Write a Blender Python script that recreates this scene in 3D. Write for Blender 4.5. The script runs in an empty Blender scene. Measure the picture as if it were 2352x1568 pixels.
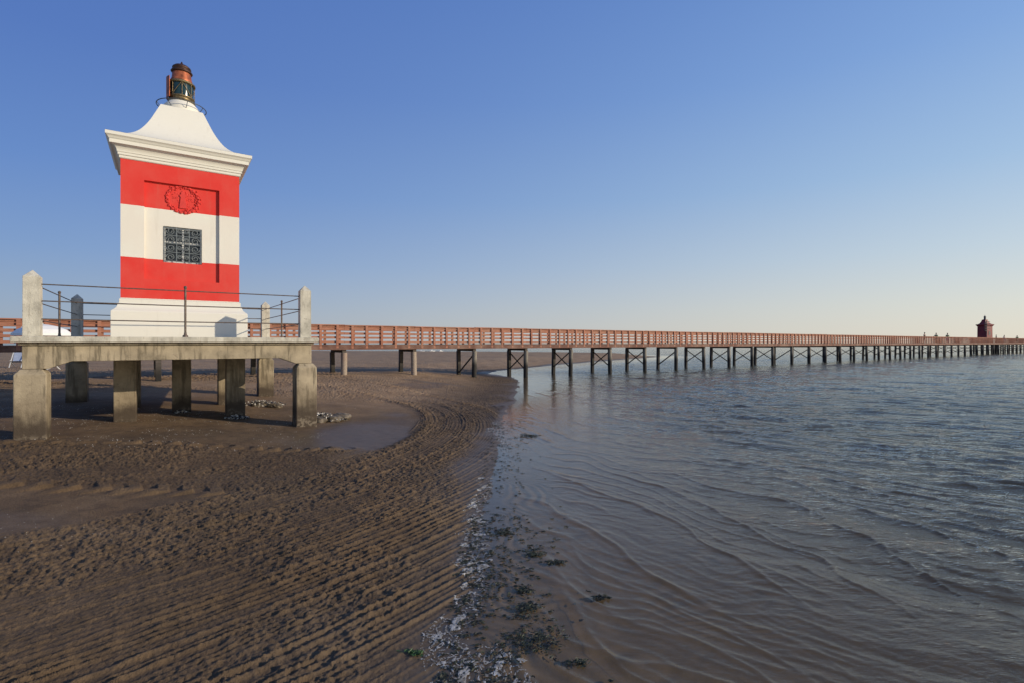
import bpy, bmesh, math, random
import numpy as np
from mathutils import Vector, Matrix
random.seed(7); rng=np.random.RandomState(5)
S=bpy.context.scene; COL=S.collection
F=1180.0; H=786.0; CX=1176.0; CAMZ=2.3
R=math.radians
def at(x,y,Y=None,z=0.0):
    if Y is None: Y=(CAMZ-z)*F/(y-H)
    return ((x-CX)/F*Y, Y, CAMZ-(y-H)*Y/F)
# ---------------------------------------------------------------- noise (numpy)
def _h(i,j,s):
    i=i.astype(np.int64); j=j.astype(np.int64)
    n=(i*374761393+j*668265263+s*982451653)&0x7fffffff
    n=((n^(n>>13))*1274126177)&0x7fffffff
    return ((n^(n>>16))&0xffff)/65535.0
def vn(x,y,s=0):
    xi=np.floor(x); yi=np.floor(y); fx=x-xi; fy=y-yi
    fx=fx*fx*(3-2*fx); fy=fy*fy*(3-2*fy)
    a=_h(xi,yi,s);b=_h(xi+1,yi,s);c=_h(xi,yi+1,s);d=_h(xi+1,yi+1,s)
    return (a*(1-fx)+b*fx)*(1-fy)+(c*(1-fx)+d*fx)*fy
def fbm(x,y,s=0,o=3):
    r=0;a=.5
    for k in range(o):
        r=r+a*vn(x,y,s+k*17); x,y=x*1.62+y*1.21+3.1,y*1.62-x*1.21+1.7; a*=.5
    return r/(1-.5**o)
def ss(a,b,x):
    t=np.clip((x-a)/(b-a),0,1); return t*t*(3-2*t)
def seg_dist(x,y,P,closed=False):
    P=np.array(P,float); n=len(P); best=np.full(x.shape,1e18); sgn=np.ones(x.shape); along=np.zeros(x.shape); L=0
    for i in range(n if closed else n-1):
        a=P[i]; b=P[(i+1)%n]; d=b-a; l2=d@d
        t=np.clip(((x-a[0])*d[0]+(y-a[1])*d[1])/l2,0,1)
        ex=x-a[0]-t*d[0]; ey=y-a[1]-t*d[1]; q=ex*ex+ey*ey
        m=q<best
        best=np.where(m,q,best); sgn=np.where(m,np.sign(d[0]*ey-d[1]*ex),sgn)
        along=np.where(m,L+t*math.sqrt(l2),along); L+=math.sqrt(l2)
    return np.sqrt(best),sgn,along
def catmull(P,n=6):
    out=[]; P=[np.array(p,float) for p in P]; Q=[2*P[0]-P[1]]+P+[2*P[-1]-P[-2]]
    for i in range(1,len(Q)-2):
        for k in range(n):
            t=k/n; a,b,c,d=Q[i-1:i+3]
            out.append(.5*((2*b)+(-a+c)*t+(2*a-5*b+4*c-d)*t*t+(-a+3*b-3*c+d)*t**3))
    out.append(P[-1]); return [tuple(p) for p in out]
SHORE=[(-1.5,-30),(-.9,-5),(-.6,2),(-.53,3.4),(-.5,4.8),(-.43,6.3),(-.35,8.4),(-.3,13.5),(.1,23),(.4,30),(.0,34),(-1.8,38),(-1.2,42),(1.2,46),(5,54),(14,68),(25,85),(22,94),(8,101),(-10,108),(-26,113),(-60,122),(-400,150),(-3000,200),(-3000,-400),(-5,-400)]
def land(x,y):
    """signed distance to the shoreline, positive on land"""
    wx=x+(fbm(x*.35,y*.35,3,3)-.5)*.55+(vn(x*2.2,y*2.2,9)-.5)*.22
    wy=y+(fbm(x*.3,y*.3,5,2)-.5)*.6
    d,_,_=seg_dist(wx,wy,SHORE,True)
    ins=np.zeros(x.shape,bool); n=len(SHORE)
    for i in range(n):
        x1,y1=SHORE[i];x2,y2=SHORE[(i+1)%n]
        if y1==y2: continue
        c=((y1>wy)!=(y2>wy))&(wx<(x2-x1)*(wy-y1)/(y2-y1)+x1)
        ins^=c
    return np.where(ins,d,-d)
SWATH=catmull([(-12.5,-5),(-8.3,0.2),(-4.9,4.6),(-3.0,7.1),(-1.75,9.7),(-1.15,12.6),(-1.35,15.6),(-2.4,18.4),(-4.7,21.2),(-8,23.6),(-13,26),(-20,27.5)],8)
def base_h(x,y,L):
    h=np.where(L>0, .02*np.minimum(L,5)+.075*np.clip(L-4.6,0,1e9), .016*L)
    h=h+.10*np.clip(L-1.5,0,5)*ss(19.5,26,y)
    h=np.where(L>0,.95*(1-np.exp(-h/.95)),h)
    return np.maximum(h,-2.5)
def ground(x,y):
    L=land(x,y); h=base_h(x,y,L)
    near=(1-ss(38,60,y))*ss(-14,-2,y)
    d,s,al=seg_dist(x,y,SWATH)
    q=-d*s     # >0 : water side of the swath
    wob=(fbm(x*.45,y*.45,21,2)-.5)*.03+(vn(x*5,y*5,22)-.5)*.010
    qq=q+wob
    qq=qq+.02*np.sin(qq*9.3)+.012*np.sin(qq*23.1)      # uneven tine spacing
    onland=ss(-.10,.30,L)
    inner=ss(-1.55,-1.2,q+(vn(x*.9,y*.9,31)-.5)*.6)
    ridge_m=inner*onland*near
    sm=ss(.50,.60,fbm(x*.42+5,y*.42,41,3))   # patches rubbed smooth
    sp=.085
    cell=np.floor(qq/sp); ph=qq/sp-cell
    amp=_h(cell,cell*0,24)
    amp=np.where(amp>.45,.45+amp*.7,.35*amp+.2)
    brk=ss(.25,.45,vn(al*.8+cell*7.3,cell*3.1,25))*.7+.3
    r=np.exp(-((ph-.5)/.17)**2)
    ridgeh=r*(.005+.021*amp*brk)*(1-.35*sm)*(.65+.7*vn(x*13,y*13,26))
    # clods
    cl=ss(.60,.70,vn(x*12,y*12,50))*.55+ss(.54,.66,vn(x*21,y*21,51))*.5+ss(.5,.7,vn(x*38+3,y*38,52))*.45
    clm=ss(.44,.55,fbm(x*.7,y*.7,61,3))
    side=np.exp(-((q+.95)/.38)**2)+.9*np.exp(-((q-.10)/.30)**2)+.6*np.exp(-((q-1.35)/.22)**2)*ss(-3,-5,x)
    clm=np.clip(.20+clm*.50+side*.9,0,1)
    clump=cl*clm*ridge_m*ss(.10,.7,L)
    c2=8.75+.13*(x+8)+(vn(x*.5,y*.1,71)-.5)*.4
    m2=ss(1.5,1.25,np.abs(y-c2))*(1-ss(-3.9,-2.6,x))*onland*near*(1-inner)
    m2=m2*ss(-22,-18,x)
    r2=np.exp(-((((y-c2)+wob*2)/.17)%1-.5)**2/.03)*.016
    clump2=cl*(.40+.55*ss(.40,.55,fbm(x*.9,y*.9,81,2)))*m2
    lug=np.zeros(x.shape)
    for off,ph_ in ((-1.5,0),(1.5,1.0)):
        b=np.exp(-(((y-c2)-off)/.20)**2)*(1-ss(-3.9,-2.9,x))*near*onland*(1-inner*.9)
        lug+=b*ss(-.2,.4,np.sin(2*math.pi*(x*1+.8*np.abs(y-c2-off))/.40+ph_+2*vn(x*1.5,y,93)))*(.5+1.0*vn(x*7,y*7,91))
    for off in (-1.15,.95):
        b=np.exp(-((q-off)/.16)**2)*near*onland*ss(9,12,y)
        lug+=b*(.5+.5*np.sin(2*math.pi*(al)/.36))*.9
    m3=ss(17.5,21,y)*(1-ss(31,34,y))*onland*ss(.40,.55,fbm(x*.12,y*.5,101,3))*(1-inner)
    clump3=cl*m3
    fine=(vn(x*48,y*48,55)-.5)*.009
    rough=np.clip(ridge_m*(.45+.55*(1-sm))+m2+clump3*.6+lug,0,1)
    h2=h+ridgeh*ridge_m+clump*.025+r2*m2+clump2*.036+lug*.055+clump3*.045+(fbm(x*1.3,y*1.3,111,3)-.5)*.03*ss(.1,1.5,L)*near+fine*rough
    h2+=(vn(x*.6,y*.6,112)-.5)*.05*ss(.6,3,L)
    bed=ss(.0,-.6,L)*(y<25)
    h2+=bed*.005*np.sin(2*math.pi*(x*.9+y*.55+(fbm(x*1.1,y*1.1,121,2)-.5)*1.4)/.16)
    wetn=fbm(x*.5,y*.5,131,3)
    shore=1-ss(.15,1.3,L+(wetn-.5)*1.6)
    pud=(1-ss(.45,1.15,np.sqrt(((x+3.4)/1.8)**2+((y-12.6)/3.4)**2)+(wetn-.5)*.9))*.85
    pud2=(1-ss(.5,1.1,np.sqrt(((x+6.9)/2.4)**2+((y-6.1)/.6)**2)+(wetn-.5)*.6))*.6
    pud3=1-ss(.7,1.1,np.sqrt(((x+4.6)/3.2)**2+((y-24.6)/1.6)**2)+(wetn-.5)*.5)
    wet=np.clip(np.maximum.reduce([shore,pud,pud2,pud3])*(1-.8*rough)+shore*.25+.2*ss(.45,.3,wetn),0,1)
    hump=np.clip(ridgeh/.026*ridge_m+clump+clump2+lug*.7+clump3,0,1)
    return h2,L,wet,rough,hump
def gz(x,y):
    return float(ground(np.array([x],float),np.array([y],float))[0][0])
# ---------------------------------------------------------------- waves
WK=[]
for k in range(16):
    lam=[.17,.21,.26,.32,.4,.5,.6,.7,.85,1.0,1.2,1.45,1.8,2.3,3.1,4.2][k]
    ang=R(64)+rng.uniform(-.45,.45)
    WK.append((lam,math.cos(ang),math.sin(ang),rng.uniform(0,6.28)))
def wave(x,y,L):
    o=np.clip(-L,0,1e9)
    wx=x+(fbm(x*.4,y*.4,201,3)-.5)*1.2; wy=y+(fbm(x*.4,y*.4,205,3)-.5)*1.2
    far=ss(1.0,8,o); fade=1-ss(70,160,y)
    z=np.zeros(x.shape)
    for lam,cx,cy,ph in WK:
        res=1-ss(.35,1.0,(np.abs(y)+3)*.0075/lam)
        g=vn(x*.45/lam**.5+ph*7,y*.45/lam**.5,211)
        a=2*math.pi*(wx*cx+wy*cy)/lam+ph
        s_=np.sin(a)
        z+=(.0056*min(lam,1.2)**.58)*(.22+1.6*g*g*1.4)*(s_+.35*np.abs(s_)**2*np.sign(s_)+.22*np.cos(2*a))*res
    z*=far*fade*1.1
    ph=(o*.92+.34*y+(fbm(x*.5,y*.3,221,3)-.5)*1.5)/.95
    s=ph-np.floor(ph)
    crest=np.exp(-((s-.5)/.030)**2)*.6+np.exp(-((s-.57)/.12)**2)*.4
    g=ss(.26,.58,vn(x*.45+4,y*.3,231))
    z+=crest*g*.020*ss(.15,1.2,o)*(1-ss(6,14,o))
    ph=(o*.8+.5*y+(fbm(x*.7+9,y*.4,223,3)-.5)*1.3)/.36
    s=ph-np.floor(ph)
    z+=np.exp(-((s-.5)/.09)**2)*ss(.30,.65,vn(x*.7+4,y*.5,233))*.0080*ss(.1,.8,o)*(1-ss(7,14,o))
    ph=(o*.5+.8*y+(fbm(x*.9+2,y*.6,225,3)-.5)*1.1)/.21
    s=ph-np.floor(ph)
    z+=np.exp(-((s-.5)/.16)**2)*ss(.30,.65,vn(x*.9+14,y*.7,235))*.0042*ss(.3,1.5,o)*(1-ss(7,12,y))
    rip=np.sin(2*math.pi*(wx*.75+wy*.6)/.13)*np.sin(2*math.pi*(wx*.3-wy*.5)/.7)
    z+=rip*.0012*ss(.1,.8,o)*(1-ss(5,10,y))
    return z
# ---------------------------------------------------------------- mesh helpers
def tag(o,label=None,cat=None,group=None,kind=None):
    if label:o['label']=label
    if cat:o['category']=cat
    if group:o['group']=group
    if kind:o['kind']=kind
    return o
def empty(name,loc,rz=0,**k):
    o=bpy.data.objects.new(name,None); COL.objects.link(o); o.location=loc; o.rotation_euler=(0,0,rz); o.empty_display_size=.2
    return tag(o,**k)
def grid_obj(name,X,Y,Z,mat,attrs):
    ny,nx=X.shape; me=bpy.data.meshes.new(name); n=nx*ny
    me.vertices.add(n); me.vertices.foreach_set('co',np.stack([X,Y,Z],-1).astype(np.float32).ravel())
    i=np.arange(n).reshape(ny,nx); q=np.stack([i[:-1,:-1],i[:-1,1:],i[1:,1:],i[1:,:-1]],-1).reshape(-1,4)
    m=len(q); me.loops.add(m*4); me.loops.foreach_set('vertex_index',q.ravel().astype(np.int32))
    me.polygons.add(m); me.polygons.foreach_set('loop_start',(np.arange(m)*4).astype(np.int32))
    me.polygons.foreach_set('loop_total',np.full(m,4,np.int32))
    me.polygons.foreach_set('use_smooth',np.ones(m,bool)); me.update(calc_edges=True)
    for k,v in attrs.items():
        a=me.attributes.new(k,'FLOAT','POINT'); a.data.foreach_set('value',v.astype(np.float32).ravel())
    me.materials.append(mat); o=bpy.data.objects.new(name,me); COL.objects.link(o); return o
class MB:
    def __init__(s): s.v=[];s.f=[];s.sm=[]
    def add(s,v,f,smooth=False):
        b=len(s.v); s.v+=[tuple(p) for p in v]; s.f+=[tuple(b+i for i in q) for q in f]; s.sm+=[smooth]*len(f); return s
    def box(s,x0,x1,y0,y1,z0,z1):
        return s.add([(x0,y0,z0),(x1,y0,z0),(x1,y1,z0),(x0,y1,z0),(x0,y0,z1),(x1,y0,z1),(x1,y1,z1),(x0,y1,z1)],
            [(0,3,2,1),(4,5,6,7),(0,1,5,4),(1,2,6,5),(2,3,7,6),(3,0,4,7)])
    def loft(s,prof,cx=0,cy=0,caps=True):   # square rings
        v=[];f=[]
        for r,z in prof: v+=[(cx-r,cy-r,z),(cx+r,cy-r,z),(cx+r,cy+r,z),(cx-r,cy+r,z)]
        for k in range(len(prof)-1):
            for i in range(4): j=(i+1)%4; f.append((k*4+i,k*4+j,k*4+4+j,k*4+4+i))
        if caps: f.append((3,2,1,0)); b=(len(prof)-1)*4; f.append((b,b+1,b+2,b+3))
        return s.add(v,f)
    def lathe(s,prof,cx=0,cy=0,n=28,smooth=True,caps=True):
        v=[];f=[]
        for r,z in prof:
            for i in range(n): a=2*math.pi*i/n; v.append((cx+r*math.cos(a),cy+r*math.sin(a),z))
        for k in range(len(prof)-1):
            for i in range(n): j=(i+1)%n; f.append((k*n+i,k*n+j,k*n+n+j,k*n+n+i))
        s.add(v,f,smooth)
        if caps:
            s.add([v[i] for i in range(n)],[tuple(range(n-1,-1,-1))]); b=(len(prof)-1)*n
            s.add([v[b+i] for i in range(n)],[tuple(range(n))])
        return s
    def tube(s,pts,r,n=8,closed=False,r2=None):
        pts=[Vector(p) for p in pts]; N=len(pts); v=[];f=[]; up0=None
        for k,p in enumerate(pts):
            a=pts[(k-1)%N] if (closed or k>0) else p; b=pts[(k+1)%N] if (closed or k<N-1) else p
            t=(b-a).normalized()
            if up0 is None:
                up0=Vector((0,0,1)) if abs(t.z)<.9 else Vector((1,0,0))
            x=t.cross(up0).normalized(); y=x.cross(t).normalized(); up0=y
            rr=r if r2 is None else r+(r2-r)*k/(N-1)
            for i in range(n): q=2*math.pi*i/n; v.append(p+x*rr*math.cos(q)+y*rr*math.sin(q))
        for k in range(N if closed else N-1):
            kk=(k+1)%N
            for i in range(n): j=(i+1)%n; f.append((k*n+i,k*n+j,kk*n+j,kk*n+i))
        s.add(v,f,True)
        if not closed: s.add([v[i] for i in range(n)],[tuple(range(n-1,-1,-1))]); s.add(v[-n:],[tuple(range(n))])
        return s
    def beam(s,a,b,w,h):
        a=Vector(a);b=Vector(b);t=(b-a).normalized(); up=Vector((0,0,1)) if abs(t.z)<.95 else Vector((0,1,0))
        x=t.cross(up).normalized()*w/2; y=x.cross(t).normalized()*h/2
        return s.add([a-x-y,a+x-y,a+x+y,a-x+y,b-x-y,b+x-y,b+x+y,b-x+y],[(0,1,2,3),(7,6,5,4),(0,4,5,1),(1,5,6,2),(2,6,7,3),(3,7,4,0)])
    def extr(s,poly,y0,y1,axis='y'):
        n=len(poly)
        if axis=='y': v=[(p[0],y0,p[1]) for p in poly]+[(p[0],y1,p[1]) for p in poly]
        else: v=[(y0,p[0],p[1]) for p in poly]+[(y1,p[0],p[1]) for p in poly]
        f=[tuple(range(n)),tuple(range(2*n-1,n-1,-1))]+[(i,i+n,(i+1)%n+n,(i+1)%n) for i in range(n)]
        return s.add(v,f)
    def build(s,name,mat,parent=None,bevel=0,loc=None,seg=2):
        me=bpy.data.meshes.new(name); me.from_pydata(s.v,[],s.f)
        me.polygons.foreach_set('use_smooth',s.sm)
        bm=bmesh.new(); bm.from_mesh(me); bmesh.ops.recalc_face_normals(bm,faces=bm.faces); bm.to_mesh(me); bm.free()
        for m in (mat if isinstance(mat,list) else [mat]): me.materials.append(m)
        o=bpy.data.objects.new(name,me); COL.objects.link(o)
        if parent: o.parent=parent
        if loc: o.location=loc
        if bevel:
            b=o.modifiers.new('bevel','BEVEL'); b.width=bevel; b.segments=seg; b.limit_method='ANGLE'
        return o
# ---------------------------------------------------------------- materials
def nm(name):
    m=bpy.data.materials.new(name); m.use_nodes=True; nt=m.node_tree; nt.nodes.clear()
    return m,nt,nt.nodes,nt.links
def ramp(nt,src,stops,interp='LINEAR'):
    r=nt.nodes.new('ShaderNodeValToRGB'); r.color_ramp.interpolation=interp
    e=r.color_ramp.elements
    e[0].position=stops[0][0]; e[0].color=(*stops[0][1],1)
    e[1].position=stops[-1][0]; e[1].color=(*stops[-1][1],1)
    for p,c in stops[1:-1]: q=e.new(p); q.color=(*c,1)
    nt.links.new(src,r.inputs[0]); return r.outputs[0]
def mix(nt,fac,a,b,mode='MIX'):
    n=nt.nodes.new('ShaderNodeMix'); n.data_type='RGBA'; n.blend_type=mode
    for s,v in ((0,fac),(6,a),(7,b)):
        if hasattr(v,'is_linked'): nt.links.new(v,n.inputs[s])
        elif isinstance(v,(int,float)): n.inputs[s].default_value=v
        else: n.inputs[s].default_value=(*v,1)
    return n.outputs[2]
def math_n(nt,op,a,b=None,c=None,clamp=False):
    n=nt.nodes.new('ShaderNodeMath'); n.operation=op; n.use_clamp=clamp
    for i,v in enumerate((a,b,c)):
        if v is None: continue
        if hasattr(v,'is_linked'): nt.links.new(v,n.inputs[i])
        else: n.inputs[i].default_value=v
    return n.outputs[0]
def maprange(nt,v,a,b,c=0,d=1,smooth=True):
    n=nt.nodes.new('ShaderNodeMapRange'); n.interpolation_type='SMOOTHSTEP' if smooth else 'LINEAR'
    nt.links.new(v,n.inputs[0])
    for i,q in enumerate((a,b,c,d)): n.inputs[i+1].default_value=q
    return n.outputs[0]
def coords(nt,world=True,scale=None):
    if world: g=nt.nodes.new('ShaderNodeNewGeometry').outputs['Position']
    else: g=nt.nodes.new('ShaderNodeTexCoord').outputs['Object']
    if scale:
        m=nt.nodes.new('ShaderNodeMapping'); m.inputs['Scale'].default_value=scale; nt.links.new(g,m.inputs[0]); g=m.outputs[0]
    return g
def noise(nt,vec,scale,detail=4,rough=.55):
    n=nt.nodes.new('ShaderNodeTexNoise'); n.inputs['Scale'].default_value=scale; n.inputs['Detail'].default_value=detail; n.inputs['Roughness'].default_value=rough
    nt.links.new(vec,n.inputs['Vector']); return n.outputs['Fac']
def finish(nt,col,rough,bump=None,bs=.3,bd=.02,metal=0,spec=.5):
    p=nt.nodes.new('ShaderNodeBsdfPrincipled'); o=nt.nodes.new('ShaderNodeOutputMaterial'); nt.links.new(p.outputs[0],o.inputs[0])
    for k,v in (('Base Color',col),('Roughness',rough)):
        if hasattr(v,'is_linked'): nt.links.new(v,p.inputs[k])
        elif isinstance(v,(int,float)): p.inputs[k].default_value=v
        else: p.inputs[k].default_value=(*v,1)
    p.inputs['Metallic'].default_value=metal; p.inputs['Specular IOR Level'].default_value=spec
    if bump is not None:
        b=nt.nodes.new('ShaderNodeBump'); b.inputs['Strength'].default_value=bs; b.inputs['Distance'].default_value=bd
        nt.links.new(bump,b.inputs['Height']); nt.links.new(b.outputs[0],p.inputs['Normal'])
    return p
def simple(name,col,rough=.6,metal=0,var=.25,scale=6,bs=.15):
    m,nt,n,l=nm(name); c=coords(nt); a=noise(nt,c,scale,5)
    dark=tuple(q*(1-var) for q in col); lite=tuple(min(1,q*(1+var)) for q in col)
    finish(nt,ramp(nt,a,[(.3,dark),(.7,lite)]),rough,noise(nt,c,scale*6,3),bs,.01,metal); return m
def sepz(nt,c):
    s=nt.nodes.new('ShaderNodeSeparateXYZ'); nt.links.new(c,s.inputs[0]); return s.outputs
def plaster(name,bands=None,col=(.655,.635,.56)):
    m,nt,n,l=nm(name); c=coords(nt)
    a=noise(nt,c,1.3,6,.6); b=noise(nt,coords(nt,scale=(9,9,.7)),1.0,5,.6)
    base=col
    if bands:
        z=sepz(nt,c)[2]; wob=math_n(nt,'MULTIPLY_ADD',noise(nt,c,25,2),.01,-.005); z2=math_n(nt,'ADD',z,wob)
        k=maprange(nt,z2,2.0,8.0,0,1,False)
        f=lambda q:(q-2)/6
        base=ramp(nt,k,[(0,col),(f(3.385),bands),(f(4.42),col),(f(5.74),bands),(1,bands)],'CONSTANT')
    dirt=mix(nt,math_n(nt,'MULTIPLY',maprange(nt,b,.55,.78),.12),base,(.30,.25,.18))
    dirt=mix(nt,math_n(nt,'MULTIPLY',maprange(nt,a,.35,.65),.08),dirt,(.92,.86,.74) if not bands else (.56,.32,.24),'MULTIPLY' if not bands else 'MIX')
    finish(nt,dirt,.75,noise(nt,c,60,4),.2,.006,spec=.25); return m
M={}
M['wall']=plaster('painted_wall',bands=(.60,.034,.026))
M['white']=plaster('white_plaster')
M['redrelief']=simple('red_relief',(.58,.034,.026),.75,var=.12)
def concrete(name,base=(.40,.37,.31),lowdark=True):
    m,nt,n,l=nm(name); c=coords(nt); z=sepz(nt,c)[2]
    a=noise(nt,c,2.2,7,.65); b=noise(nt,coords(nt,scale=(7,7,.8)),1.3,5,.6); e=noise(nt,c,14,4,.6)
    col=ramp(nt,a,[(.28,tuple(q*.42 for q in base)),(.45,tuple(q*.80 for q in base)),(.62,base),(.8,tuple(q*1.25 for q in base))])
    col=mix(nt,math_n(nt,'MULTIPLY',maprange(nt,b,.48,.66),.72 if lowdark else .3),col,(.090,.074,.048))
    col=mix(nt,math_n(nt,'MULTIPLY',maprange(nt,e,.60,.72),.5),col,(.13,.10,.07))
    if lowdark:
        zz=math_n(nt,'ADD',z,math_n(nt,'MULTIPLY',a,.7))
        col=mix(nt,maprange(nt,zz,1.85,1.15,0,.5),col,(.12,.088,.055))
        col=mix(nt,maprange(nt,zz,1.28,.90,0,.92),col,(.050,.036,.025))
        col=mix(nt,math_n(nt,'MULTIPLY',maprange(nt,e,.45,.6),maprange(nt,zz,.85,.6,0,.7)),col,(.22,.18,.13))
    finish(nt,col,.82,noise(nt,c,35,6,.6),.5,.014,spec=.3); return m
M['conc']=concrete('weathered_concrete',(.38,.315,.215))
M['post']=concrete('pale_concrete',(.56,.53,.44),False)
def wood(name,base,world_low=False,hi=1.35):
    m,nt,n,l=nm(name); c=coords(nt,False); cw=coords(nt)
    g=noise(nt,coords(nt,False,(3,30,30)),1.0,5,.6); a=noise(nt,cw,.9,5,.6); r=n.new('ShaderNodeObjectInfo').outputs['Random']
    col=ramp(nt,g,[(.3,tuple(q*.6 for q in base)),(.7,tuple(q*1.3 for q in base))])
    if not world_low: col=mix(nt,math_n(nt,'MULTIPLY',maprange(nt,a,.4,.7),.45),col,(.33,.22,.16))
    col=mix(nt,math_n(nt,'MULTIPLY',r,.28),col,(.14,.05,.035) if not world_low else (.05,.045,.04))
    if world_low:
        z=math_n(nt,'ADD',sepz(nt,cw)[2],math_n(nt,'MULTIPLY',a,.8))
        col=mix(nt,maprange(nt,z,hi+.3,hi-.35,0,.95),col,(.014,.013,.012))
    finish(nt,col,.75,g,.4,.01,spec=.3); return m
M['rail']=wood('red_brown_timber',(.38,.160,.098))
M['deckw']=wood('deck_timber',(.13,.060,.042))
M['pilew']=wood('dark_pile_timber',(.085,.072,.060),True,1.5)
M['pileg']=wood('grey_pile',(.23,.205,.165),True,1.5)
M['pilecon']=wood('pale_pile',(.36,.31,.24),False)
M['iron']=simple('grey_iron',(.075,.085,.09),.5,.6,var=.4,scale=14)
M['grille']=simple('grey_painted_grille',(.15,.17,.175),.5,.2,var=.3,scale=14)
M['rust']=simple('rusty_iron',(.13,.10,.08),.6,.5,var=.45,scale=18)
M['brass']=simple('brass',(.20,.15,.08),.5,.8,var=.55,scale=20)
M['copper']=simple('copper',(.36,.105,.045),.5,.55,var=.55,scale=9)
M['darkcopper']=simple('dark_copper',(.07,.036,.028),.5,.6,var=.5,scale=12)
M['lglass']=simple('teal_lens_glass',(.010,.032,.036),.12,0,var=.3,scale=5,bs=.02)
M['glass']=simple('dark_window_glass',(.03,.035,.04),.07,0,var=.2,scale=3,bs=.01)
M['frame']=simple('window_white',(.50,.51,.50),.5)
M['farred']=simple('dark_red_paint',(.20,.012,.014),.6,var=.3,scale=1.5)
M['fardark']=simple('far_dark_metal',(.05,.045,.045),.6)
M['canvas']=simple('white_canvas',(.75,.75,.73),.8,var=.05,scale=2)
M['shell']=simple('shell_white',(.60,.56,.49),.6,var=.3,scale=40)
M['mussel']=simple('mussel_dark',(.04,.038,.045),.4,var=.5,scale=30)
M['rock']=simple('wet_rock',(.12,.095,.065),.65,var=.5,scale=9,bs=.6)
M['weed']=simple('green_seaweed',(.018,.022,.009),.6,var=.8,scale=16,bs=.3)
M['weedg']=simple('bright_seaweed',(.030,.075,.012),.5,var=.7,scale=16,bs=.3)
M['skin']=simple('skin',(.42,.24,.17),.6,var=.05)
for k,c in (('green',(.06,.30,.08)),('blue',(.04,.10,.38)),('palebl',(.25,.30,.42)),('darkcloth',(.03,.03,.04)),('redcloth',(.55,.03,.03)),('whitecloth',(.6,.6,.6)),('hair',(.03,.02,.015))):
    M[k]=simple(k+'_cloth',c,.85,var=.1)
def sand_mat():
    m,nt,n,l=nm('wet_sand'); c=coords(nt)
    A=lambda k:(lambda q:(setattr(q,'attribute_name',k),q.outputs['Fac'])[1])(n.new('ShaderNodeAttribute'))
    wet=A('wet'); hump=A('hump'); rough=A('rough'); under=A('under'); dryf=A('dry')
    n1=noise(nt,c,1.1,6,.6); n2=noise(nt,c,38,5,.65); n3=noise(nt,c,8,5,.6); n4=noise(nt,c,3.5,6,.65); n5=noise(nt,c,.45,4,.6)
    dry=ramp(nt,n1,[(.3,(.115,.070,.034)),(.5,(.165,.103,.052)),(.72,(.225,.148,.080))])
    dry=mix(nt,math_n(nt,'MULTIPLY',maprange(nt,n2,.35,.68),.55),dry,(.062,.037,.019))
    dry=mix(nt,math_n(nt,'MULTIPLY',rough,.55),dry,(.066,.041,.022))
    dry=mix(nt,math_n(nt,'MULTIPLY',hump,.38),dry,(.19,.125,.068))
    dry=mix(nt,math_n(nt,'MULTIPLY',maprange(nt,n4,.48,.60),.42),dry,(.048,.030,.017))
    dry=mix(nt,math_n(nt,'MULTIPLY',maprange(nt,n5,.45,.60),.30),dry,(.052,.034,.019))
    pale=ramp(nt,n1,[(.3,(.27,.170,.092)),(.7,(.40,.272,.160))])
    dry=mix(nt,math_n(nt,'MULTIPLY',dryf,.9),dry,pale)
    wetc=ramp(nt,n3,[(.3,(.088,.061,.036)),(.7,(.130,.094,.058))])
    col=mix(nt,wet,dry,wetc)
    ro=maprange(nt,math_n(nt,'ADD',wet,math_n(nt,'MULTIPLY_ADD',n3,.3,-.15)),.1,.95,.85,.44)
    col=mix(nt,under,col,ramp(nt,n4,[(.3,(.135,.093,.052)),(.7,(.195,.138,.080))]))
    ro=math_n(nt,'MAXIMUM',ro,under)
    p=finish(nt,col,ro,None)
    l.new(maprange(nt,wet,.3,1,.35,.20),p.inputs['Specular IOR Level'])
    hgt=math_n(nt,'ADD',math_n(nt,'MULTIPLY',n2,1.0),math_n(nt,'MULTIPLY',noise(nt,c,120,3,.6),.35))
    b=n.new('ShaderNodeBump'); b.inputs['Distance'].default_value=.026; l.new(hgt,b.inputs['Height'])
    l.new(maprange(nt,wet,.2,1.0,1.0,.14),b.inputs['Strength']); l.new(b.outputs[0],p.inputs['Normal'])
    return m
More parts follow.
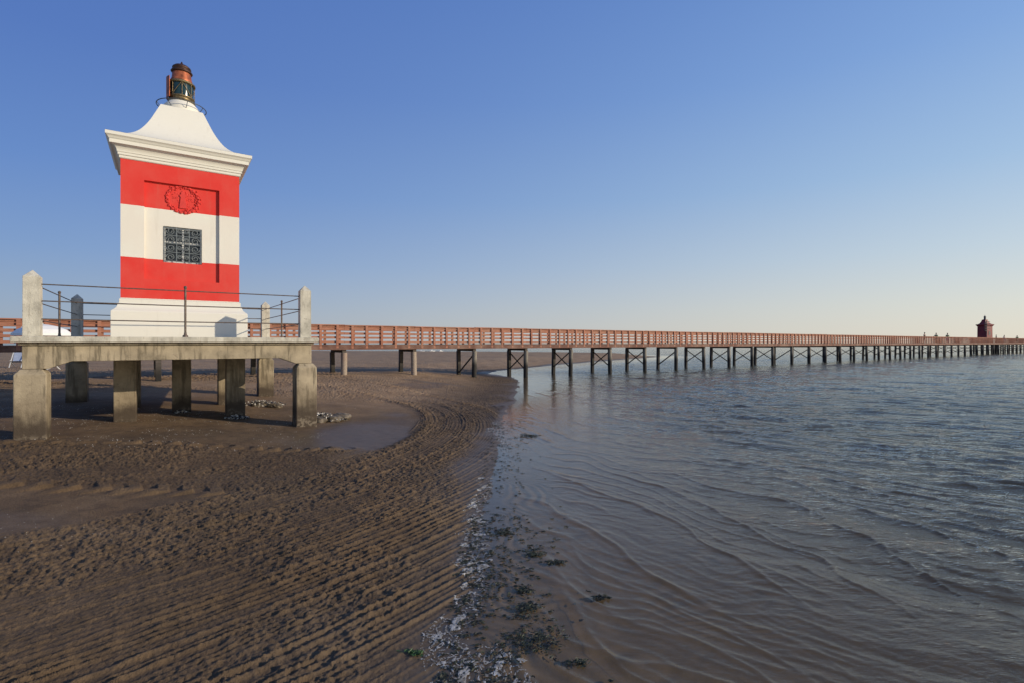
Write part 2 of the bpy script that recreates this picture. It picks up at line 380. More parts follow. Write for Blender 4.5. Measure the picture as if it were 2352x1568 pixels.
def water_mat():
    m,nt,n,l=nm('sea_water'); c=coords(nt)
    at_=n.new('ShaderNodeAttribute'); at_.attribute_name='deep'; deep=at_.outputs['Fac']
    at2=n.new('ShaderNodeAttribute'); at2.attribute_name='calm'; calm=at2.outputs['Fac']
    def rot(sc):
        mp=n.new('ShaderNodeMapping'); mp.inputs['Rotation'].default_value=(0,0,R(-28)); mp.inputs['Scale'].default_value=sc; l.new(c,mp.inputs[0]); return mp.outputs[0]
    w1=noise(nt,rot((1.0,2.8,1)),1.8,6,.68); w2=noise(nt,rot((4,10,1)),1.3,4,.62); w3=noise(nt,rot((.12,.4,1)),1,3,.5)
    h=math_n(nt,'ADD',math_n(nt,'MULTIPLY',w1,.70),math_n(nt,'MULTIPLY',w2,.36))
    h=math_n(nt,'MULTIPLY',h,math_n(nt,'MULTIPLY_ADD',calm,.93,.06))
    h=math_n(nt,'MULTIPLY',h,math_n(nt,'MULTIPLY_ADD',w3,.8,.6))
    b=n.new('ShaderNodeBump'); b.inputs['Strength'].default_value=.72; b.inputs['Distance'].default_value=.12; l.new(h,b.inputs['Height'])
    # Schlick reflectance, the same from above and below the surface
    dt=n.new('ShaderNodeVectorMath'); dt.operation='DOT_PRODUCT'; l.new(b.outputs[0],dt.inputs[0])
    inc=n.new('ShaderNodeNewGeometry').outputs['Incoming']; l.new(inc,dt.inputs[1])
    cs=math_n(nt,'SUBTRACT',1.0,math_n(nt,'ABSOLUTE',dt.outputs['Value']),clamp=True)
    fr=math_n(nt,'MULTIPLY_ADD',math_n(nt,'POWER',cs,5.0),.98,.02,clamp=True)
    gl=n.new('ShaderNodeBsdfGlossy'); gl.inputs['Roughness'].default_value=.04; gl.inputs['Color'].default_value=(.94,.92,.86,1); l.new(b.outputs[0],gl.inputs['Normal'])
    tr=n.new('ShaderNodeBsdfTransparent'); tr.inputs[0].default_value=(.94,.92,.87,1)
    df=n.new('ShaderNodeBsdfDiffuse'); l.new(mix(nt,deep,(.082,.064,.038),(.064,.067,.050)),df.inputs[0])
    m1=n.new('ShaderNodeMixShader'); l.new(deep,m1.inputs[0]); l.new(tr.outputs[0],m1.inputs[1]); l.new(df.outputs[0],m1.inputs[2])
    m2=n.new('ShaderNodeMixShader'); l.new(fr,m2.inputs[0]); l.new(m1.outputs[0],m2.inputs[1]); l.new(gl.outputs[0],m2.inputs[2])
    o=n.new('ShaderNodeOutputMaterial'); l.new(m2.outputs[0],o.inputs[0]); return m
def foam_mat():
    m,nt,n,l=nm('sea_foam'); c=coords(nt)
    finish(nt,ramp(nt,noise(nt,c,22,5,.65),[(.32,(.12,.10,.075)),(.48,(.27,.25,.21)),(.66,(.50,.49,.46))]),.6,noise(nt,c,160,3),.3,.004); return m
# ---------------------------------------------------------------- ground & water
def rows(seg):
    out=[]
    for a,b,n in seg: out.append(np.geomspace(a,b,n,endpoint=False))
    out.append(np.array([seg[-1][1]])); return np.concatenate(out)
s=rows([(.5,5.6,40),(5.6,22,780),(22,45,200),(45,200,90),(200,6000,50)])
t=np.concatenate([np.linspace(-3,-1.0,60,endpoint=False),np.linspace(-1.0,.05,900,endpoint=False),np.linspace(.05,1.1,120,endpoint=False),np.linspace(1.1,3,16)])
Sg,Tg=np.meshgrid(s,t,indexing='ij'); Y=Sg-3; X=Tg*Sg
Z,L,wet,rough,hump=ground(X,Y)
dryf=ss(12,23,Y)*ss(1.0,4.5,L)*(.60+.45*fbm(X*.25,Y*.6,141,3))
dryf=np.clip(np.maximum(dryf,ss(36,50,Y)*.8*ss(.2,1.5,L)),0,1)
g=grid_obj('ground',X,Y,Z,sand_mat(),{'wet':wet,'rough':rough,'hump':hump,'under':ss(-.02,-.5,L),'dry':dryf}); tag(g,'dark wet brown beach sand with raked ridges and tractor tracks, running under the sea','sand',kind='structure')
s=rows([(.5,5.6,40),(5.6,25,640),(25,100,340),(100,400,60),(400,6000,40)])
t=np.concatenate([np.linspace(-3,-.2,90,endpoint=False),np.linspace(-.2,1.06,800,endpoint=False),np.linspace(1.06,3,50)])
Sg,Tg=np.meshgrid(s,t,indexing='ij'); Y=Sg-3; X=Tg*Sg
L=land(X,Y); Z=wave(X,Y,L)
o_=-L
deep=1-np.exp(-np.clip(o_-.4,0,1e9)/8.0)
Z=np.where(L>2.5,-.6,Z)
w=grid_obj('water',X,Y,Z,water_mat(),{'deep':deep,'calm':ss(.5,8,o_)}); tag(w,'rippled grey blue sea shallow and clear at the sand edge','sea',kind='structure')
# ---------------------------------------------------------------- foam, weed, shells
def foam():
    cs=.007; xs=np.arange(-1.3,.7,cs); ys=np.arange(2.6,15,cs*1.3)
    X,Y=np.meshgrid(xs,ys)
    L=land(X,Y)
    off=(vn(Y*.7,X*0,301)-.5)*.6
    band=np.exp(-((L+.03+off*.6)/.20)**2)
    den=ss(.44,.66,vn(Y*.85+2,X*.5,303))
    den=np.maximum(den,ss(8,14,Y)*.35)
    tail=ss(4.8,3.4,Y)*np.exp(-((X+.20)/.42)**2)*ss(.36,.58,fbm(X*2.6,Y*2.2,309,3))
    patch=np.exp(-((X+.44)/.26)**2-((Y-5.8)/.9)**2)*ss(.32,.56,fbm(X*3,Y*2.4,310,2))
    base=np.maximum.reduce([band*(.10+.75*den),tail,patch])
    wx=X+(fbm(X*5,Y*5,321,2)-.5)*.15; wy=Y+(fbm(X*5,Y*5,325,2)-.5)*.15
    fil=np.exp(-((fbm(wx*12,wy*9,311,3)-.5)/.035)**2)
    fil2=np.exp(-((fbm(wx*26+4,wy*19,313,2)-.5)/.05)**2)*.85
    core=ss(.60,.72,fbm(X*9,Y*7,315,4))
    f=base*np.maximum.reduce([fil,fil2*ss(.30,.55,fbm(X*4,Y*4,317,2)),core*.95])*(.65+.6*fbm(X*14,Y*12,319,2))
    keep=(f>.38)&(rng.rand(*f.shape)>.12)
    i,j=np.where(keep); xs_=X[i,j]; ys_=Y[i,j]
    gh=ground(xs_,ys_)[0]; wh=wave(xs_,ys_,L[i,j]); z=np.maximum(gh,wh)+.002
    v=[];fc=[];key={};zz={}
    ii=i.tolist(); jj=j.tolist()
    for a,b,q in zip(ii,jj,z.tolist()):
        for da in (0,1):
            for db in (0,1): zz.setdefault((a+da,b+db),[]).append(q)
    for (a,b),q in zz.items():
        key[(a,b)]=len(v); full=len(q)==4
        v.append((xs[0]+(b-.5)*cs+random.uniform(-.003,.003),ys[0]+(a-.5)*cs*1.3+random.uniform(-.004,.004),sum(q)/len(q)+.003+(random.uniform(.001,.003) if full else 0)))
    for a,b in zip(ii,jj): fc.append((key[a,b],key[a,b+1],key[a+1,b+1],key[a+1,b]))
    mb=MB(); mb.add(v,fc,True); o=mb.build('sea_foam',foam_mat()); tag(o,'thin white froth left in broken patches along the waterline','foam',kind='stuff')
foam()
def weed_leaves(mb,cx,cy,r,n,zf,hh=.012):
    nb=max(1,int(n/22)); cs=[(random.gauss(0,r*.55)*1.4,random.gauss(0,r*.55),random.uniform(.15,.5)*r) for _ in range(nb)]
    for k in range(n):
        bx,by,br_=random.choice(cs); a=random.uniform(0,6.28); q=br_*abs(random.gauss(0,.8)); x=cx+bx+q*math.cos(a)*1.5; y=cy+by+q*math.sin(a)
        z=zf+random.uniform(0.0,hh)*max(0,1-q/r*.6); l=random.uniform(.006,.026); w=random.uniform(.002,.006); d=random.gauss(.2,.9)
        c,s_=math.cos(d),math.sin(d); b=random.uniform(-.004,.007)
        p=[(x-c*l-s_*w*.3,y-s_*l+c*w*.3,z),(x-s_*w,y+c*w,z+b*.7+.002),(x+c*l,y+s_*l,z+b),(x+s_*w,y-c*w,z+.001-b*.4)]
        mb.add(p,[(0,1,2,3)])
mb=MB()
for k in range(950):
    y=random.uniform(3.1,15); 
    if random.random()<.55: y=random.uniform(3.2,6.8)
    x=-.48+abs(random.gauss(.26,.34))-.05
    z=max(gz(x,y),0)+.004
    weed_leaves(mb,x,y,random.uniform(.02,.07)*(1 if y<9 else 1.7),random.randint(2,14),z,.006)
o=mb.build('seaweed_scraps',M['weed']); tag(o,'small dark green seaweed scraps strewn along the waterline','seaweed',kind='stuff')
clumps=[(1230,1465,.17,'largest dark green seaweed clump in the foam at the bottom of the picture'),(1325,1522,.06,'small round seaweed clump in the water right of the largest clump'),(1205,1395,.12,'flat wide seaweed patch just above the largest clump'),(1228,1270,.11,'seaweed clump right of the foam where the raked ridges end'),(1277,1292,.09,'seaweed clump furthest out in the water beside the foam'),(950,1502,.05,'lone bright green seaweed scrap on the raked sand'),(1160,1222,.09,'seaweed clump between foam streaks in the middle of the waterline'),(1380,1370,.05,'lone seaweed tuft out in the clear shallow water'),(1212,1355,.08,'seaweed clump beside the brown pebbly foam'),(1218,1000,.22,'far seaweed drift at the water edge level with the platform legs')]
for x,y,r,lab in clumps:
    p=at(x,y,z=.01); mb=MB(); weed_leaves(mb,0,0,r*.8,int(260*r/.1)+60,.004,.018)
    o=mb.build('seaweed_clump',M['weedg'] if x==950 else M['weed'],loc=(p[0],p[1],max(gz(p[0],p[1]),0)+.002)); tag(o,lab,'seaweed','seaweed clumps washed up at the waterline')
pts=[]
for k in range(2600):
    u=random.random()
    if u<.70: x=random.uniform(-14,-4.5); y=random.uniform(9.9,15)
    elif u<.94: x=random.uniform(-22,-5); y=random.uniform(13,24)
    else: x=random.uniform(-8,-4.5); y=random.uniform(5.4,6.9)
    pts.append((x,y))
mb=MB(); P=np.array(pts); keepm=fbm(P[:,0]*.8,P[:,1]*1.6,401,2)>.47; P=P[keepm]; Zs=ground(P[:,0],P[:,1])[0]
for (x,y),z in zip(P,Zs):
    r=random.uniform(.004,.012)*(1 if y>9 else .5); a=random.uniform(0,6.28); n=5; v=[(x+r*math.cos(a+i*1.2566)*random.uniform(.6,1.2),y+r*math.sin(a+i*1.2566),z+.003) for i in range(n)]+[(x,y,z+.003+r*.6)]
    mb.add(v,[(i,(i+1)%n,n) for i in range(n)])
o=mb.build('shell_fragments',M['shell']); tag(o,'tiny white shell fragments scattered over the sand around the platform','shells',kind='stuff')
def heap(name,cx,cy,rx,ry,h,label,nsh=50,rz=0,rocks=7):
    root=empty(name,(cx,cy,gz(cx,cy)-.01),rz,label=label,cat='rocks',group='shell covered rocks by the platform legs')
    for k in range(rocks):
        q=random.random()**.6; a=random.uniform(0,6.28); x=rx*q*math.cos(a);y=ry*q*math.sin(a); s_=h*random.uniform(.5,1.0)
        bm=bmesh.new(); bmesh.ops.create_icosphere(bm,subdivisions=3,radius=1)
        for v in bm.verts:
            f=1+.5*(fbm(np.array([v.co.x*1.7+k*5+9]),np.array([v.co.y*1.7+v.co.z*2]),500,3)[0]-.5)+.25*(vn(np.array([v.co.x*6+k]),np.array([v.co.y*6+v.co.z*5]),510)[0]-.5)
            v.co=Vector((x+v.co.x*f*s_*1.5,y+v.co.y*f*s_*1.2,v.co.z*f*s_*.7+s_*.15))
        me=bpy.data.meshes.new('rock'); bm.to_mesh(me); bm.free(); me.materials.append(M['rock']); o=bpy.data.objects.new('rock',me); COL.objects.link(o); o.parent=root
    for nme,mt,cnt in (('white_shells',M['shell'],nsh),('dark_mussels',M['mussel'],nsh)):
        mb=MB()
        for k in range(cnt):
            q=random.random()**.7; a=random.uniform(0,6.28); x=rx*1.1*q*math.cos(a);y=ry*1.1*q*math.sin(a); z=h*.85*(1-q)+random.uniform(.0,.05); r=random.uniform(.012,.034); d=random.uniform(0,6.28)
            tl=random.uniform(-.03,.03); n=6; v=[(x+r*math.cos(d+i*1.047),y+r*.7*math.sin(d+i*1.047),z+tl*math.cos(i*1.047)) for i in range(n)]+[(x,y,z+r*.6)]
            mb.add(v,[(i,(i+1)%n,n) for i in range(n)])
        so_=mb.build(nme,mt,root); so_['kind']='stuff'
# ---------------------------------------------------------------- platform
TH=R(34); PO=(-9.797,10.5); U=Vector((math.cos(TH),math.sin(TH),0)); V=Vector((-math.sin(TH),math.cos(TH),0))
W=5.27; LN=6.4
def pw(x,y): q=Vector((PO[0],PO[1],0))+U*x+V*y; return q.x,q.y
plat=empty('lighthouse_platform',(PO[0],PO[1],0),TH,label='raised concrete platform on square pillars carrying the red and white lighthouse',cat='platform')
MB().box(-.29,W+.29,-.29,LN+.29,2.30,2.416).build('slab',M['post'],plat,.012)
MB().box(-.19,W+.19,-.19,LN+.19,2.245,2.298).build('slab_moulding',M['conc'],plat,.008)
def beam_poly(a,b,hw=.25):
    zb=1.91; zl=1.765
    return [(a-.14,2.243),(a-.14,zl),(a+hw,zl),(a+hw+.38,zb),(b-hw-.38,zb),(b-hw,zl),(b+.14,zl),(b+.14,2.243)]
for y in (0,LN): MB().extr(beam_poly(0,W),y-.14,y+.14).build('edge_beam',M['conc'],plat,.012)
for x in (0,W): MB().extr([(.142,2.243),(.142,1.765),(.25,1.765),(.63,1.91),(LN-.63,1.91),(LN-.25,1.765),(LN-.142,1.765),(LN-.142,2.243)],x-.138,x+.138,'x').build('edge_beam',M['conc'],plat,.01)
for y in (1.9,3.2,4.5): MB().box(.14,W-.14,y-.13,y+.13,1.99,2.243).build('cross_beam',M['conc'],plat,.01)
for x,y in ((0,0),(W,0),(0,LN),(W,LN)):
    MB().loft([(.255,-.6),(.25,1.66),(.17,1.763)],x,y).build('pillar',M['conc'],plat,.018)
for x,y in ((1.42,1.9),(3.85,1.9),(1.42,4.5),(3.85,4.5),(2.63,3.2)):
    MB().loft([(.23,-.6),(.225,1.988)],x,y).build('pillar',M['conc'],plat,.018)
for x,y in ((0,0),(W,0),(0,LN),(W,LN)):
    MB().loft([(.135,2.417),(.132,3.63),(.006,3.77)],x,y).build('corner_post',M['post'],plat,.010)
for x,y in ((W/2,0),(W/2,LN),(0,LN/2),(W,LN/2)):
    mb=MB(); mb.tube([(x,y,2.42),(x,y,3.56)],.024,10); mb.lathe([(.06,2.418),(.055,2.45),(.03,2.47),(.027,2.52)],x,y,14); mb.lathe([(.024,3.54),(.034,3.56),(.03,3.59),(.008,3.605)],x,y,12)
    mb.build('stanchion',M['rust'],plat)
for z in (3.49,3.14,2.77):
    j=lambda:random.uniform(-.006,.006)
    for a,b in (((.13,0),(W-.13,0)),((.13,LN),(W-.13,LN)),((0,.13),(0,LN-.13)),((W,.13),(W,LN-.13))):
        MB().tube([(a[0],a[1],z+j()),((a[0]+b[0])/2,(a[1]+b[1])/2,z-.004),(b[0],b[1],z+j())],.0125,8).build('rail_rod',M['rust'],plat)
x,y=pw(W+.62,.95); heap('rock_heap',x,y,.75,.50,.19,'brown shell covered rocks right of the front right pillar',110,rocks=13)
x,y=pw(W-.55,3.9); heap('rock_heap',x,y,.75,.5,.18,'shell covered rocks on the sand between the inner pillar and the rear right pillar',110,rocks=11)
x,y=pw(3.85,1.6); heap('rock_heap',x,y,.30,.2,.08,'pile of white shells around the foot of the inner pillar nearest the camera',70,rocks=4)
x,y=pw(2.6,2.85); heap('rock_heap',x,y,.2,.15,.05,'small shell patch at the foot of the centre pillar',25,rocks=3)
# ---------------------------------------------------------------- lighthouse
cw=pw(W/2,3.2)
LH=empty('lighthouse',(cw[0],cw[1],2.417),TH,label='red and white banded square lighthouse with curved white roof and copper lantern',cat='lighthouse')
def zl(p): return [(a,b-2.417) for a,b in p]
mb=MB(); mb.loft(zl([(1.5,2.4175),(1.5,3.06),(1.485,3.085),(1.44,3.12),(1.395,3.17),(1.375,3.23),(1.372,3.27),(1.345,3.275),(1.345,3.38),(1.3,3.385)])); mb.build('plinth',M['white'],LH,.008)
mb=MB(); r=1.315; z0=3.386-2.417; z1=6.90-2.417; rx=.833; ra=3.91-2.417; rb=6.42-2.417; dp=.08
wx=.43; wa=4.38-2.417; wb=5.32-2.417; wd=.15
def frame_faces(mb,rot,x0,x1,a0,a1,ix0,ix1,b0,b1,y):
    P=[(x0,y,a0),(x1,y,a0),(x1,y,a1),(x0,y,a1),(ix0,y,b0),(ix1,y,b0),(ix1,y,b1),(ix0,y,b1)]
    mb.add([rot@Vector(p) for p in P],[(0,1,5,4),(1,2,6,5),(2,3,7,6),(3,0,4,7)])
def reveal(mb,rot,x0,x1,a0,a1,y0,y1):
    P=[(x0,y0,a0),(x1,y0,a0),(x1,y0,a1),(x0,y0,a1),(x0,y1,a0),(x1,y1,a0),(x1,y1,a1),(x0,y1,a1)]
    mb.add([rot@Vector(p) for p in P],[(0,1,5,4),(1,2,6,5),(2,3,7,6),(3,0,4,7)])
for k in range(4):
    rot=Matrix.Rotation(k*math.pi/2,4,'Z')
    frame_faces(mb,rot,-r,r,z0,z1,-rx,rx,ra,rb,-r); reveal(mb,rot,-rx,rx,ra,rb,-r,-r+dp)
    if k==0:
        frame_faces(mb,rot,-rx,rx,ra,rb,-wx,wx,wa,wb,-r+dp); reveal(mb,rot,-wx,wx,wa,wb,-r+dp,-r+dp+wd)
    else:
        mb.add([rot@Vector(p) for p in ((-rx,-r+dp,ra),(rx,-r+dp,ra),(rx,-r+dp,rb),(-rx,-r+dp,rb))],[(0,1,2,3)])
me=bpy.data.meshes.new('tower_wall'); me.from_pydata(mb.v,[],mb.f); bm=bmesh.new(); bm.from_mesh(me); bmesh.ops.remove_doubles(bm,verts=bm.verts,dist=.0005); bmesh.ops.recalc_face_normals(bm,faces=bm.faces); bm.to_mesh(me); bm.free(); me.materials.append(M['wall'])
o=bpy.data.objects.new('tower_wall',me); COL.objects.link(o); o.parent=LH; o['label']='square tower wall painted in red and white bands with a sunken panel'
mb=MB(); cor=[(1.2,6.88),(1.325,6.88),(1.345,6.90),(1.345,6.955),(1.37,6.965),(1.37,7.02),(1.385,7.03)]
for k in range(7):
    a=k/6*math.pi/2; cor.append((1.385+.125*(1-math.cos(a)),7.03+.15*math.sin(a)))
cor+=[(1.525,7.185),(1.525,7.275),(1.54,7.285),(1.565,7.33),(1.59,7.355),(1.60,7.36),(1.60,7.44),(1.5,7.445)]
mb.loft(zl(cor)); mb.build('cornice',M['white'],LH,.003,seg=1)
rp=catmull([(1.598,7.442),(1.46,7.475),(1.30,7.525),(1.134,7.615),(.98,7.76),(.85,7.95),(.73,8.18),(.62,8.44),(.54,8.64),(.49,8.76)],4); rp=zl(rp)
mb=MB()
for k in range(4):
    rot=Matrix.Rotation(k*math.pi/2,4,'Z'); v=[];f=[]
    for a,b in rp: v+=[rot@Vector((-a,-a,b)),rot@Vector((a,-a,b))]
    for q in range(len(rp)-1): f.append((2*q,2*q+1,2*q+3,2*q+2))
    mb.add(v,f,True)
a,b=rp[-1]; mb.add([(-a,-a,b),(a,-a,b),(a,a,b),(-a,a,b)],[(0,1,2,3)])
me=bpy.data.meshes.new('roof'); me.from_pydata(mb.v,[],mb.f); me.polygons.foreach_set('use_smooth',mb.sm); me.materials.append(M['white'])
roof=bpy.data.objects.new('roof',me); COL.objects.link(roof); roof.parent=LH
tz=8.76-2.417
MB().lathe([(.46,tz+.002),(.46,tz+.10),(.44,tz+.16),(.38,tz+.24),(.33,tz+.29),(.33,tz+.31)],n=40).build('lantern_base',M['white'],LH)
mb=MB(); mb.tube([(.60*math.cos(q/40*2*math.pi),.60*math.sin(q/40*2*math.pi),tz+.20) for q in range(40)],.012,8,True)
for q in range(8):
    a=q*math.pi/4+.2; mb.tube([(.44*math.cos(a),.44*math.sin(a),tz+.05),(.54*math.cos(a),.54*math.sin(a),tz+.11),(.60*math.cos(a),.60*math.sin(a),tz+.20)],.008,6)
mb.build('hoop_rail',M['iron'],LH)
lz=tz+.30
mb=MB(); mb.lathe([(.34,lz),(.34,lz+.04),(.28,lz+.06),(.28,lz+.12),(.32,lz+.14),(.32,lz+.17),(.285,lz+.18)],n=32)
mb.lathe([(.285,lz+.52),(.335,lz+.53),(.335,lz+.57),(.29,lz+.60),(.25,lz+.61)],n=32)
for q in range(8):
    a=q*math.pi/4; b=a+math.pi/4; c=.310
    mb.tube([(c*math.cos(a),c*math.sin(a),lz+.16),(c*math.cos(a),c*math.sin(a),lz+.54)],.009,6)
    a_,b_=(a,b) if q%2 else (b,a)
    arc=[(c*math.cos(a_+(b_-a_)*i/4),c*math.sin(a_+(b_-a_)*i/4),lz+.17+(.36)*i/4) for i in range(5)]; mb.tube(arc,.008,6)
lan=mb.build('lantern_frame',M['brass'],LH)
MB().lathe([(.285,lz+.18),(.29,lz+.35),(.285,lz+.52)],n=32).build('lantern_glass',M['lglass'],lan)
MB().lathe([(.27,lz+.61),(.27,lz+.64),(.245,lz+.70),(.23,lz+.84),(.225,lz+.86)],n=32).build('copper_hood',M['copper'],lan)
MB().lathe([(.20,lz+.86),(.25,lz+.87),(.27,lz+.90),(.25,lz+.93),(.205,lz+.94),(.205,lz+.98),(.235,lz+1.0),(.225,lz+1.03),(.17,lz+1.08),(.09,lz+1.115),(.04,lz+1.14),(.02,lz+1.19),(.003,lz+1.22)],n=32).build('hood_cap',M['darkcopper'],lan)
mb=MB(); v=[];n=7
for i in range(n):
    a=R(155)+R(62)*i/(n-1)
    for rr in (.355,.37):
        for z in (lz+.08,lz+.66): v.append((rr*math.cos(a),rr*math.sin(a),z))
f=[]
for i in range(n-1):
    b=i*4; f+=[(b,b+4,b+5,b+1),(b+2,b+3,b+7,b+6),(b+1,b+5,b+7,b+3),(b,b+2,b+6,b+4)]
f+=[(0,1,3,2),((n-1)*4,(n-1)*4+2,(n-1)*4+3,(n-1)*4+1)]
mb.add(v,f)
rotp=mb.build('lantern_shutter',M['copper'],lan); rotp['label']='rusty curved shutter plate on the left of the lantern'
# emblem
ey=-r+dp; ez=6.06-2.417
def blob(mb,x,z,rx_,rz_,d,ang=0):
    n=8;v=[];c,s_=math.cos(ang),math.sin(ang)
    for k,(q,dd) in enumerate(((1,0.001),(.8,.6),(.4,.95))):
        for i in range(n):
            a=2*math.pi*i/n; X=rx_*q*math.cos(a);Z_=rz_*q*math.sin(a); v.append((x+X*c-Z_*s_,ey-d*dd,z+X*s_+Z_*c))
    v.append((x,ey-d,z)); f=[]
    for k in range(2):
        for i in range(n): j=(i+1)%n; f.append((k*n+i,k*n+j,k*n+n+j,k*n+n+i))
    for i in range(n): f.append((2*n+i,2*n+(i+1)%n,3*n))
    mb.add(v,f,True)
mb=MB()
for q in range(22):
    a=q/22*2*math.pi; blob(mb,.350*math.cos(a),ez+.345*math.sin(a),.052,.040,.036,a+R(90)+R(20))
for q in range(190):
    a=random.uniform(0,6.283); rr=random.gauss(.340,.028)
    blob(mb,rr*math.cos(a),ez+.97*rr*math.sin(a),random.uniform(.020,.034),random.uniform(.012,.020),random.uniform(.020,.040),a+R(90)+random.choice((-.7,.7,0)))
wreath=mb.build('emblem_wreath',M['redrelief'],LH)
mb=MB()
mb.extr([(-.08,ez-.23),(.08,ez-.23),(.07,ez-.12),(.05,ez+.07),(.075,ez+.08),(.075,ez+.12),(.045,ez+.13),(.045,ez+.18),(0,ez+.23),(-.045,ez+.18),(-.045,ez+.13),(-.075,ez+.12),(-.075,ez+.08),(-.05,ez+.07),(-.07,ez-.12)],ey-.030,ey-.001)
for k in range(50):
    a=random.uniform(0,6.283); q=random.uniform(.10,.25); zz_=.9*q*math.sin(a)
    blob(mb,q*math.cos(a),ez+zz_,random.uniform(.018,.04),random.uniform(.010,.02),random.uniform(.006,.014),random.uniform(-1,1))
for x0 in (-.22,-.17,.13,.18): mb.tube([(x0,ey-.008,ez+.00),(x0+.02,ey-.008,ez+.05),(x0-.01,ey-.008,ez+.05)],.007,5)
mb.build('emblem_lighthouse',M['redrelief'],wreath)
# window
wy=-r+dp; win=MB(); fy=wy+.09
win.box(-wx+.004,-wx+.045,fy,fy+.04,wa+.004,wb-.004).box(wx-.045,wx-.004,fy,fy+.04,wa+.004,wb-.004).box(-wx+.046,wx-.046,fy,fy+.04,wa+.004,wa+.045).box(-wx+.046,wx-.046,fy,fy+.04,wb-.045,wb-.004)
win.box(-.022,.022,fy-.004,fy+.036,wa+.046,wb-.046).box(-wx+.046,-.023,fy,fy+.035,(wa+wb)/2+.06,(wa+wb)/2+.10).box(.023,wx-.046,fy,fy+.035,(wa+wb)/2+.06,(wa+wb)/2+.10)
wo=win.build('window',M['frame'],LH,.004)
MB().box(-wx+.002,wx-.002,fy+.041,fy+.055,wa+.002,wb-.002).build('window_pane',M['glass'],wo)
gr=MB(); gy=wy-.012
for x_ in (-.41,-.14,.14,.41): gr.beam((x_,gy,wa+.012),(x_,gy,wb-.012),.018,.018)
for z_ in (.035,.27,.50,.71,.905): gr.beam((-.41,gy-.002,wa+z_),(.41,gy-.002,wa+z_),.016,.016)
def scroll(cx,cz,rr,fl,fz):
    p=[]
    for i in range(30):
        a=i/29*R(560); q=rr*(1-.72*i/29); p.append((cx+fl*q*math.cos(a),gy-.012,cz+fz*q*math.sin(a)))
    gr.tube(p,.0095,5)
for fx in (-1,1):
    for cz,fz in ((wa+.14,1),(wb-.12,-1),(wa+.38,-1),(wa+.60,1)):
        scroll(fx*.275,cz,.095,fx,fz)
        scroll(fx*.075,cz+.01,.058,-fx,fz)
for z_ in (wa+.30,wa+.62): gr.tube([(0,gy-.02,z_-.10),(.025,gy-.025,z_),(0,gy-.02,z_+.1),(-.025,gy-.025,z_),(0,gy-.02,z_-.10)],.009,6)
gr.build('window_grille',M['grille'],wo)
# ---------------------------------------------------------------- pier
PA=math.atan2(.588,.809); K=54050.0
o0=(-386/1180*26.89,26.89)
pier=empty('wooden_pier',(o0[0],o0[1],0),PA,label='long red brown timber footbridge pier on piles running out over the sea',cat='pier')
cP,sP=math.cos(PA),math.sin(PA)
def pierw(x,y): return o0[0]+cP*x-sP*y, o0[1]+sP*x+cP*y
i0,i1=-5,43; PW=1.9
MB().box(4*i0,4*i1,-.16,PW+.16,2.12,2.19).build('deck',M['deckw'],pier)
for y0 in (-.155,PW+.075):
    for i in range(i0,i1,8):
        MB().box(4*i+.004,4*min(i+8,i1)-.004,y0,y0+.08,1.93,2.118).build('edge_joist',M['deckw'],pier)
def rail_section(posts=False):
    mb=MB()
    for z in (2.27,2.49,2.71,2.93): mb.box(.006,3.994,-.03,.012,z,z+.095)
    mb.box(.004,3.996,-.10,.07,3.145,3.195); mb.box(.006,3.994,-.035,.012,3.07,3.143)
    if posts:
        for k in range(5): mb.box(.8*k-.06+.4,.8*k+.06+.4,-.115,-.032,2.0,3.143)
    return mb
proto_s=rail_section().build('railing_section',M['rail'],pier); proto_f=rail_section(True).build('railing_section',M['rail'],pier)
post_proto=MB().box(-.06,.06,-.115,-.032,2.0,3.143).build('railing_post',M['rail'],proto_s)
post_proto.location=(.4,0,0)
first=True
def link(o): COL.objects.link(o); return o
for side in (0,1):
    for i in range(i0,i1):
        detail=(side==0 and i0<=i<i0+20)
        if detail:
            if i==i0: s_=proto_s; pk=[post_proto]
            else: s_=link(proto_s.copy()); pk=[]
            s_.parent=pier; s_.location=(4*i,-.045,random.uniform(-.012,.012))
            for k in range(5):
                if pk and k==0: continue
                p=link(post_proto.copy()); p.parent=s_; p.location=(.4+.8*k+random.uniform(-.015,.015),0,0); p.rotation_euler=(0,random.uniform(-.012,.012),0)
        else:
            s_=proto_f if first else link(proto_f.copy()); first=False
            s_.parent=pier; s_.location=(4*i+(4 if side else 0),(PW+.045 if side else -.045),0); s_.rotation_euler=(0,0,math.pi if side else 0)
capp=MB().box(-.10,.10,-.06,PW+.06,1.78,1.928).build('cap_beam',M['pilew'],pier)
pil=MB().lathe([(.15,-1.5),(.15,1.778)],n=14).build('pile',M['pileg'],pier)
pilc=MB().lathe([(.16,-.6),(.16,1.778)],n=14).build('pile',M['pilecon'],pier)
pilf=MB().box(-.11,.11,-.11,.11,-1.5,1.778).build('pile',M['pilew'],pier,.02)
br=MB().beam((.0,.12,1.60),(.0,PW-.12,.55),.04,.075).beam((.06,.12,.55),(.06,PW-.12,1.60),.04,.075).build('cross_brace',M['pilew'],pier)
br1=MB().beam((.0,.12,1.55),(.0,PW-.12,.45),.05,.09).build('cross_brace',M['pilew'],pier)
fst={}
def use(o):
    if o.name in fst: return link(o.copy())
    fst[o.name]=1; return o
